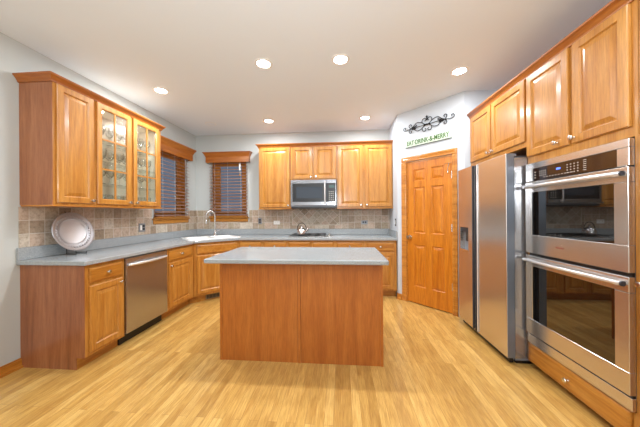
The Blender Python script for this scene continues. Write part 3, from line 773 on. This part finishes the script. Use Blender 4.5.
# ------------------------------------------------------------------ island
il = thing('kitchen_island', 'oak-panelled island with grey overhanging top in the middle of the floor', 'kitchen island', (-1.085, 2.176, 0), 0)
IWD, IDP = 1.429, .66
MB().box(.012, .006, 0, IWD-.012, IDP, .876).build('body', M['island'], il)
MB().box(.022, 0, 0, .6975, .0055, .876).build('back_panel', M['island'], il)
MB().box(.7285, 0, 0, IWD-.022, .0055, .876).build('back_panel', M['island'], il)
MB().box(.7005, -.004, 0, .7255, .0055, .876).build('stile', M['island'], il)
MB().box(0, -.004, 0, .0215, .03, .876).build('corner_post', M['island'], il)
MB().box(IWD-.0215, -.004, 0, IWD, .03, .876).build('corner_post', M['island'], il)
for k in range(3):
    drawer(il, 0, 0, 0, 0, 0, False) if False else None
isl = slab([(-.089+.010, -.116), (1.459-.006, -.116), (1.461, -.108), (1.459, .675), (1.439, .695), (-.069, .695), (-.089, .675), (-.089, -.106)], None, .8765, ZC, .008)
isl.build('countertop', M['counter'], il)

# ------------------------------------------------------------------ right side: faces -X
RF = 1.573           # face-frame plane
RD = XW-RF
rz = -pi/2
YT = 3.228
# fridge
fr = thing('refrigerator', 'stainless side-by-side refrigerator with ice and water dispenser', 'refrigerator', (XW, 3.137, 0), rz)
# local x: 0 at y=3.165 ; world y = 3.165 - x ; front local y negative; x world = XW + y
FW = .850; fb = -(XW-1.455); ff = -(XW-1.382)
MB().box(.004, -.03, .03, FW-.004, fb, 1.775, .004).build('body', M['grey_side'], fr)
MB().box(.02, -.05, .0, FW-.02, fb+.03, .029).build('base', M['black'], fr)
MB().box(.01, fb-.0005, .012, FW-.01, fb-.03, .062).build('kick_grille', M['black'], fr)
MB().box(.012, fb-.0005, .07, FW-.012, fb-.009, 1.78).build('gasket', M['gasket'], fr)
# freezer door with dispenser cut-out
fd = MB(); x0, x1 = .006, .362; z0, z1 = .07, 1.79; q0, q1, v0, v1 = .045, .235, .87, 1.13
yb_, yf_ = fb-.010, ff
fd.box(x0, yb_, z0, x1, yf_, v0, .0).box(x0, yb_, v1, x1, yf_, z1).box(x0, yb_, v0, q0, yf_, v1).box(q1, yb_, v0, x1, yf_, v1).box(q0, yb_, v0, q1, yb_-.008, v1)
bmesh.ops.remove_doubles(fd.bm, verts=fd.bm.verts, dist=1e-5)
fdo = fd.build('freezer_door', M['steel'], fr)
MB().box(q0+.0005, yb_-.0085, v0+.0005, q1-.0005, yb_-.012, v1-.0005).build('dispenser_back', M['grey_side'], fdo)
MB().box(q0+.0005, yb_-.0125, v0+.0005, q1-.0005, yf_-.004, v0+.012).build('drip_tray', M['chrome'], fdo)
MB().box(q0+.0005, yb_-.0125, v1-.05, q1-.0005, yf_+.012, v1-.0005).build('dispenser_head', M['gasket'], fdo)
MB().box(q0+.05, yb_-.013, v0+.10, q1-.05, yb_-.028, v1-.052, .004).build('paddle', M['black'], fdo)
MB().box(.3635, yb_, .09, .381, yf_+.006, 1.78).box(.4065, yb_, .09, .4215, yf_+.006, 1.78).build('handle_channel', M['gasket'], fr)
MB().box(.3815, yb_, .09, .406, yf_+.022, 1.78).build('door_gap', M['black'], fr)
# handles: full-height flat grips beside the gap
MB().box(.350, yf_-.001, .08, .3625, yf_-.018, 1.785, .004, 2).build('handle', M['gasket'], fr)
MB().box(.423, yf_-.001, .08, .437, yf_-.010, 1.785, .004, 2).build('handle', M['bar'], fr)
MB().box(.422, yb_, .07, FW+.028, yf_, 1.79, .004, 2).build('fridge_door', M['steel'], fr)
MB().box(FW+.0285, yb_-.001, .07, FW+.032, yf_+.004, 1.79, .001).build('door_edge_trim', plain('slate door edge', (118, 126, 138), .35, .5), fr)
SM = plain('blue grey side panel', (176, 178, 184), .22, .75)
MB().box(FW-.0035, -.04, .05, FW-.001, fb+.012, 1.76, .001).build('side_panel', SM, fr)
MB().box(FW-.0039, fb+.002, .035, FW-.0005, fb+.010, 1.774).box(FW-.0039, -.03, 1.762, FW-.0005, fb+.0105, 1.774).build('panel_edge', M['gasket'], fr)
MB().box(.03, fb+.05, 1.7765, .09, fb+.004, 1.80, .003).build('hinge_cover', M['grey_side'], fr)
MB().box(FW-.09, fb+.05, 1.7765, FW-.03, fb+.004, 1.80, .003).build('hinge_cover', M['grey_side'], fr)

# cabinet above fridge
uf = thing('wall_cabinet', 'two-door oak wall cabinet above the stainless refrigerator', 'cabinet', (XW, YT, 0), rz)
WF = YT-2.286
upper_body(uf, WF, 1.865, ZT, RD)
front_door(uf, .025, .436, 1.895, 2.424, -RD, (.405, 1.928)); front_door(uf, .455, .935, 1.895, 2.424, -RD, (.487, 1.928))
MB().box(.001, -RD+.05, 1.851, WF-.001, -RD-.004, 1.8645).build('bottom_rail', M['oak_y'], uf)
# tall oven cabinet, open where the oven sits
oc = thing('oven_cabinet', 'tall oak cabinet built around the stainless double wall oven', 'cabinet', (XW, 2.284, 0), rz)
OW = 2.284-1.480
t = .019
MB().box(.001, -.012, .045, t, -(RD-.02), ZT).box(OW-t, -.012, .045, OW-.001, -(RD-.02), ZT).box(t, -.012, 1.70, OW-t, -(RD-.02), ZT).box(t, -.012, .045, OW-t, -(RD-.02), .205).build('body', M['wood_dark'], oc)
MB().box(.001, -(RD-.02), .045, t, -RD, ZT).box(OW-t, -(RD-.02), .045, OW-.001, -RD, ZT).box(t, -(RD-.02), 1.70, OW-t, -RD, ZT).box(t, -(RD-.02), .045, OW-t, -RD, .208).build('face_frame', M['oak'], oc)
MB().box(.001, -.012, 0, OW-.001, -(RD-.075), .0445).build('toe_kick', M['oak_h'], oc)
front_door(oc, .012, .404, 1.757, 2.424, -RD, (.317, 1.795)); front_door(oc, .435, .772, 1.757, 2.424, -RD, (.448, 1.795))
drawer(oc, .012, .770, .052, .203, -RD, True)
# double wall oven
OX0 = .020; OX1 = .786
ov = thing('double_wall_oven', 'stainless double wall oven with two glass doors and bar handles', 'oven', (XW, 2.284, 0), rz)
yo = -RD-.001        # back of the trim that laps the face frame
MB().box(t+.004, -.05, .22, OW-t-.004, -RD+.0, 1.69).build('body', M['grey_side'], ov)
fx0, fx1 = OX0, OX1
MB().box(fx0, yo, 1.555+.09, fx1, yo-.030, 1.692, .003).box(fx0, yo, 1.545, fx0+.072, yo-.030, 1.6445, .003).box(fx1-.062, yo, 1.545, fx1, yo-.030, 1.6445, .003).build('control_frame', M['steel'], ov)
MB().box(fx0+.0725, yo, 1.545, fx1-.0625, yo-.027, 1.6445).build('control_panel', M['panel_brown'], ov)
mk = MB(); py = yo-.0272
def dot(x, z, w_=.006, h__=.005): mk.box(x, py, z, x+w_, py-.0006, z+h__)
for j in range(3):
    dot(fx0+.095, 1.565+j*.022, .012, .007)
for i in range(4):
    for j in range(3): dot(fx0+.145+i*.018, 1.578+j*.016, .008)
for i in range(10): dot(fx0+.185+i*.026, 1.562, .012, .004)
for i in range(4):
    for j in range(4): dot(fx0+.385+i*.026, 1.562+j*.018, .009)
for j in range(3): dot(fx0+.505, 1.562+j*.025, .020, .003); dot(fx0+.505, 1.575+j*.025, .020, .003)
mk.build('control_markings', M['mark'], ov)
MB().box(fx0+.30, py, 1.600, fx0+.335, py-.0006, 1.612).build('clock_display', M['blue_digits'], ov)
def oven_door(z0_, z1_, w0, w1, name):
    x0_, x1_ = fx0, fx1; a0_, a1_ = fx0+.070, fx1-.074; yB, yF = yo, yo-.034
    m_ = MB(); m_.box(x0_, yB, z0_, x1_, yF, w0, .003).box(x0_, yB, w1, x1_, yF, z1_, .003).box(x0_, yB, w0+.0005, a0_, yF, w1-.0005, .002).box(a1_, yB, w0+.0005, x1_, yF, w1-.0005, .002)
    d = m_.build(name, M['steel'], ov)
    MB().box(a0_+.0005, yB-.002, w0+.0005, a1_-.0005, yF+.002, w1-.0005).build('window_glass', M['dark_glass'], d)
    hz = z1_-.036; n_ = 14
    h = MB().tube([(x0_+.014+(x1_-x0_-.026)*i/n_, yF-.024-.016*math.sin(pi*i/n_), hz) for i in range(n_+1)], .0125, 12)
    h.box(x0_+.016, yF-.0005, hz-.012, x0_+.036, yF-.034, hz+.012).box(x1_-.045, yF-.0005, hz-.012, x1_-.023, yF-.034, hz+.012)
    h.build('handle', M['bar'], d, True)
    MB().lathe([(0, 0), (.0145, 0), (.0145, .008), (0, .009)], 14, Matrix.Translation((x1_-.012, yF-.024, hz)) @ Matrix.Rotation(pi/2, 4, 'Y')).build('handle_cap', M['gasket'], d)
    return d
d = oven_door(.962, 1.538, 1.112, 1.455, 'upper_door')
MB().box(fx0+.30, yo-.0342, 1.035, fx0+.365, yo-.0350, 1.041).build('badge', M['red_mark'], d)
oven_door(.300, .940, .425, .855, 'lower_door')
MB().box(fx0, yo, .215, fx1, yo-.022, .285, .002).build('bottom_trim', M['steel'], ov)
for ga, gb in ((.2855, .2995), (.9405, .9615), (1.5385, 1.5445)): MB().box(fx0+.01, yo, ga, fx1-.004, yo-.012, gb).build('gap_seal', M['black'], ov)
# tall pantry cabinet right of the oven
tp = thing('tall_cabinet', 'tall oak cabinet at the right edge beside the double oven', 'cabinet', (XW, 1.4785, 0), rz)
MB().box(.001, -.012, .1, .60, -(RD-.02), ZT).build('body', M['wood_dark'], tp)
MB().box(.001, -(RD-.02), .1, .60, -RD, ZT).build('face_frame', M['oak'], tp)
MB().box(.001, -.012, 0, .60, -(RD-.075), .0995).build('toe_kick', M['oak_h'], tp)
front_door(tp, .012, .565, .13, 1.70, -RD, (.030, .915)); front_door(tp, .025, .565, 1.745, 2.424, -RD, (.53, 1.795))
crown('oak crown moulding along the tops of the fridge and oven cabinets', (XW, YT, 0), rz, 0.0, YT-.8785, RD, ends=(False, True))

# ------------------------------------------------------------------ small things
# silver platter leaning on an easel
pl = thing('silver_platter', 'round silver platter with embossed rim leaning at the tile wall', 'platter', (0, 0, 0), 0)
pr = [(0, 0), (.112, 0), (.122, .004), (.128, .010), (.178, .020), (.192, .021), (.195, .018), (.190, .015), (.178, .014), (.128, .004), (.118, -.003), (0, -.004)]
tiltp = R(76)
PM = Matrix.Translation((-L+.095, 2.285, 1.131)) @ Matrix.Rotation(tiltp, 4, 'Y')
MB().lathe(pr[:4], 64, PM).lathe([(.128, .010), (.128, .004), (.118, -.003), (0, -.004)], 64, PM).build('dish', M['silver'], pl, True)
rimb = MB(); rimb.lathe([(.1285, .010), (.178, .020), (.192, .021), (.195, .018), (.190, .015), (.178, .014), (.1285, .004)], 64, PM)
for k in range(36):
    a = 2*pi*k/36
    rimb.lathe([(.011, 0), (.009, .004), (.004, .006), (0, .0062)], 8, PM @ Matrix.Translation((.155*math.cos(a), .155*math.sin(a), .0145)))
for k in range(72):
    a = 2*pi*k/72
    rimb.lathe([(.005, 0), (.003, .003), (0, .0034)], 6, PM @ Matrix.Translation((.186*math.cos(a), .186*math.sin(a), .0202)))
rimb.build('embossed_rim', M['silver_rim'], pl, True)
es_ = thing('plate_stand', 'small black wire easel behind the silver platter', 'plate stand', (-L+.10, 2.285, ZC+.0005), 0)
ez = MB()
for s in (-1, 1):
    ez.tube([(.085, s*.05, .004), (.085, s*.05, .003), (.05, s*.05, .003), (-.02, s*.045, .004)], .003, 6)
    ez.tube([(.085, s*.05, .004), (.088, s*.05, .02)], .003, 6)
    ez.tube([(-.02, s*.045, .004), (-.045, s*.02, .20), (-.0725, 0, .400)], .003, 6)
    ez.tube([(-.065, 0, .385), (-.0655, s*.012, .40), (-.066, s*.02, .418)], .003, 6)
ez.build('wire_frame', M['iron'], es_, True)

# wall plates
def outlet(label, loc, rz_, wide=False, mat='trim_white', kinds=('outlet',)):
    """front faces local -y; centre at loc"""
    o = thing('wall_outlet' if 'outlet' in kinds else 'light_switch', label, 'outlet' if 'outlet' in kinds else 'switch', loc, rz_)
    n_ = len(kinds); w_ = .035+.023*(n_-1)*1.0+(.0 if n_ == 1 else .0)
    MB().rings(-w_, w_, -.058, .058, [(0, -.0006), (0, -.004), (.004, -.0065)]).build('cover_plate', M[mat], o)
    for i, k in enumerate(kinds):
        cx = (i-(n_-1)/2)*.046
        if k == 'switch': MB().box(cx-.016, -.0068, -.033, cx+.016, -.011, .033, .002).build('rocker', M['trim_white'], o)
        else:
            for s in (-1, 1):
                MB().box(cx-.016, -.0068, s*.020-.014, cx+.016, -.0095, s*.020+.014, .003).build('socket', M['trim_white' if mat != 'plate_grey' else 'gasket'], o)
                MB().box(cx-.008, -.0096, s*.020-.004, cx-.005, -.0100, s*.020+.006).box(cx+.005, -.0096, s*.020-.004, cx+.008, -.0100, s*.020+.006).build('slots', M['black'], o)
    return o
outlet('grey metal plate with white rocker and outlet on left wall tiles', (-L+.0095, 3.255, 1.12), pi/2, True, 'plate_grey', ('switch', 'outlet'))
def turned(o, a):  # lay a plate on its side
    o.rotation_euler[1] = a; return o
turned(outlet('grey outlet plate on the tiles near the window and sink', (-1.50, B-.0095, 1.165), 0, False, 'plate_grey'), 0)
turned(outlet('sideways white outlet on the tiles left of the cooktop', (-1.185, B-.0095, 1.135), 0), pi/2)
turned(outlet('sideways grey outlet on the tiles right of the cooktop', (.405, B-.0095, 1.135), 0, False, 'plate_grey'), pi/2)
outlet('dark switch on the white pantry side wall', (XR-.0005, 4.06, 1.15), -pi/2, False, 'gasket', ('switch',))

# sign above the pantry door
sg = thing('wooden_sign', 'pale mint sign reading EAT DRINK & MERRY above the pantry door', 'sign', (P1[0], P1[1], 0), DIA)
MB().box(.150, -.0006, 2.250, .806, -.014, 2.335).build('board', M['sign_board'], sg)
MB().box(.150, -.0006, 2.243, .806, -.018, 2.2495).build('lower_edge', M['sign_edge'], sg)
def text_mesh(body, name, size, mat, parent, loc, wid):
    cu = bpy.data.curves.new(name, 'FONT'); cu.body = body; cu.size = size; cu.extrude = .0012; cu.offset = .0009; cu.align_x = 'CENTER'; cu.align_y = 'CENTER'
    to = bpy.data.objects.new(name, cu); COL.objects.link(to)
    dg_ = bpy.context.evaluated_depsgraph_get(); me = bpy.data.meshes.new_from_object(to.evaluated_get(dg_)); bpy.data.objects.remove(to)
    xs = [v.co.x for v in me.vertices]; k = wid/(max(xs)-min(xs)); cxm = (max(xs)+min(xs))/2
    for v in me.vertices: v.co = Vector(((v.co.x-cxm)*k+loc[0], loc[1]-v.co.z, v.co.y+loc[2]))
    me.materials.clear(); me.materials.append(mat)
    o_ = bpy.data.objects.new(name, me); COL.objects.link(o_); o_.parent = parent; return o_
text_mesh('EAT\u00b7DRINK-&-MERRY', 'lettering', .092, M['sign_text'], sg, (.478, -.0158, 2.296), .60)

# wrought iron scroll above the sign
scr = MB(); CX, CZ = .481, 2.505; ysc = -.014
def spiral(cx, cz, r0, turns, a0, sgn, k=26, end=.22):
    out = []
    for i in range(k+1):
        f = i/k; r_ = r0*(1-(1-end)*f); a = a0+sgn*2*pi*turns*f
        out.append((cx+r_*math.cos(a), cz+r_*math.sin(a)))
    return out
def iron(pts, r_=.0048): scr.tube([(CX+x, ysc, CZ+z) for x, z in pts], r_, 7)
def smooth_path(ctrl, k=8):
    P = [ctrl[0]]+ctrl+[ctrl[-1]]; out = []
    for i in range(1, len(P)-2):
        p0, p1, p2, p3 = [Vector(p) for p in P[i-1:i+3]]
        for j in range(k):
            t_ = j/k
            q = .5*((2*p1)+(-p0+p2)*t_+(2*p0-5*p1+4*p2-p3)*t_*t_+(-p0+3*p1-3*p2+p3)*t_**3); out.append((q.x, q.y))
    out.append(tuple(ctrl[-1])); return out
for s in (-1, 1):
    # central hearts, upper and lower, curling inward
    iron(smooth_path([(0, .0), (s*.035, .012), (s*.070, .045), (s*.060, .082), (s*.028, .088), (s*.012, .065), (s*.030, .052)]))
    iron(smooth_path([(0, .0), (s*.035, -.012), (s*.066, -.040), (s*.058, -.078), (s*.026, -.084), (s*.012, -.062), (s*.028, -.050)]))
    # long S to the end
    iron(smooth_path([(s*.02, .0), (s*.085, .045), (s*.150, .060), (s*.200, .022), (s*.235, .0), (s*.290, -.008), (s*.335, -.010), (s*.362, .010), (s*.352, .034), (s*.328, .032), (s*.332, .012)]))
    iron(smooth_path([(s*.02, .0), (s*.085, -.045), (s*.145, -.055), (s*.190, -.022), (s*.235, .0)]))
    iron(smooth_path([(s*.235, .0), (s*.200, .0), (s*.165, .012), (s*.150, .030), (s*.170, .034)]))
    # small side curls
    iron(smooth_path([(s*.235, 0), (s*.262, .020), (s*.268, .050), (s*.245, .062), (s*.230, .045), (s*.244, .036)]))
    iron(smooth_path([(s*.235, 0), (s*.262, -.022), (s*.265, -.050), (s*.243, -.058), (s*.230, -.042), (s*.244, -.034)]))
    for k in range(4):   # leaves
        scr.tube([(CX+s*(.185+k*.016), ysc, CZ), (CX+s*(.170+k*.016), ysc, CZ+.016), (CX+s*(.158+k*.016), ysc, CZ+.020)], .006, 6, [1, 1.1, .2])
        scr.tube([(CX+s*(.185+k*.016), ysc, CZ), (CX+s*(.170+k*.016), ysc, CZ-.016), (CX+s*(.158+k*.016), ysc, CZ-.020)], .006, 6, [1, 1.1, .2])
iron([(-.24, 0), (.24, 0)], .0045)
scr.tube([(CX, ysc, CZ+.055), (CX, ysc, CZ+.085), (CX, ysc, CZ+.105), (CX, ysc, CZ+.130)], .011, 8, [.4, 1, .8, .1])
scr.tube([(CX-.014, ysc, CZ+.110), (CX, ysc, CZ+.100), (CX+.014, ysc, CZ+.110)], .006, 6)
for k in range(3): scr.box(CX-.045+k*.04, ysc-.008, CZ-.010, CX-.035+k*.04, -.0005, CZ+.010)
o = scr.build('iron_wall_scroll', M['iron'], None, True); o.location = (P1[0], P1[1], 0); o.rotation_euler = (0, 0, DIA)
tag(o, 'black wrought iron scroll ornament hung above the mint sign', 'wall ornament')
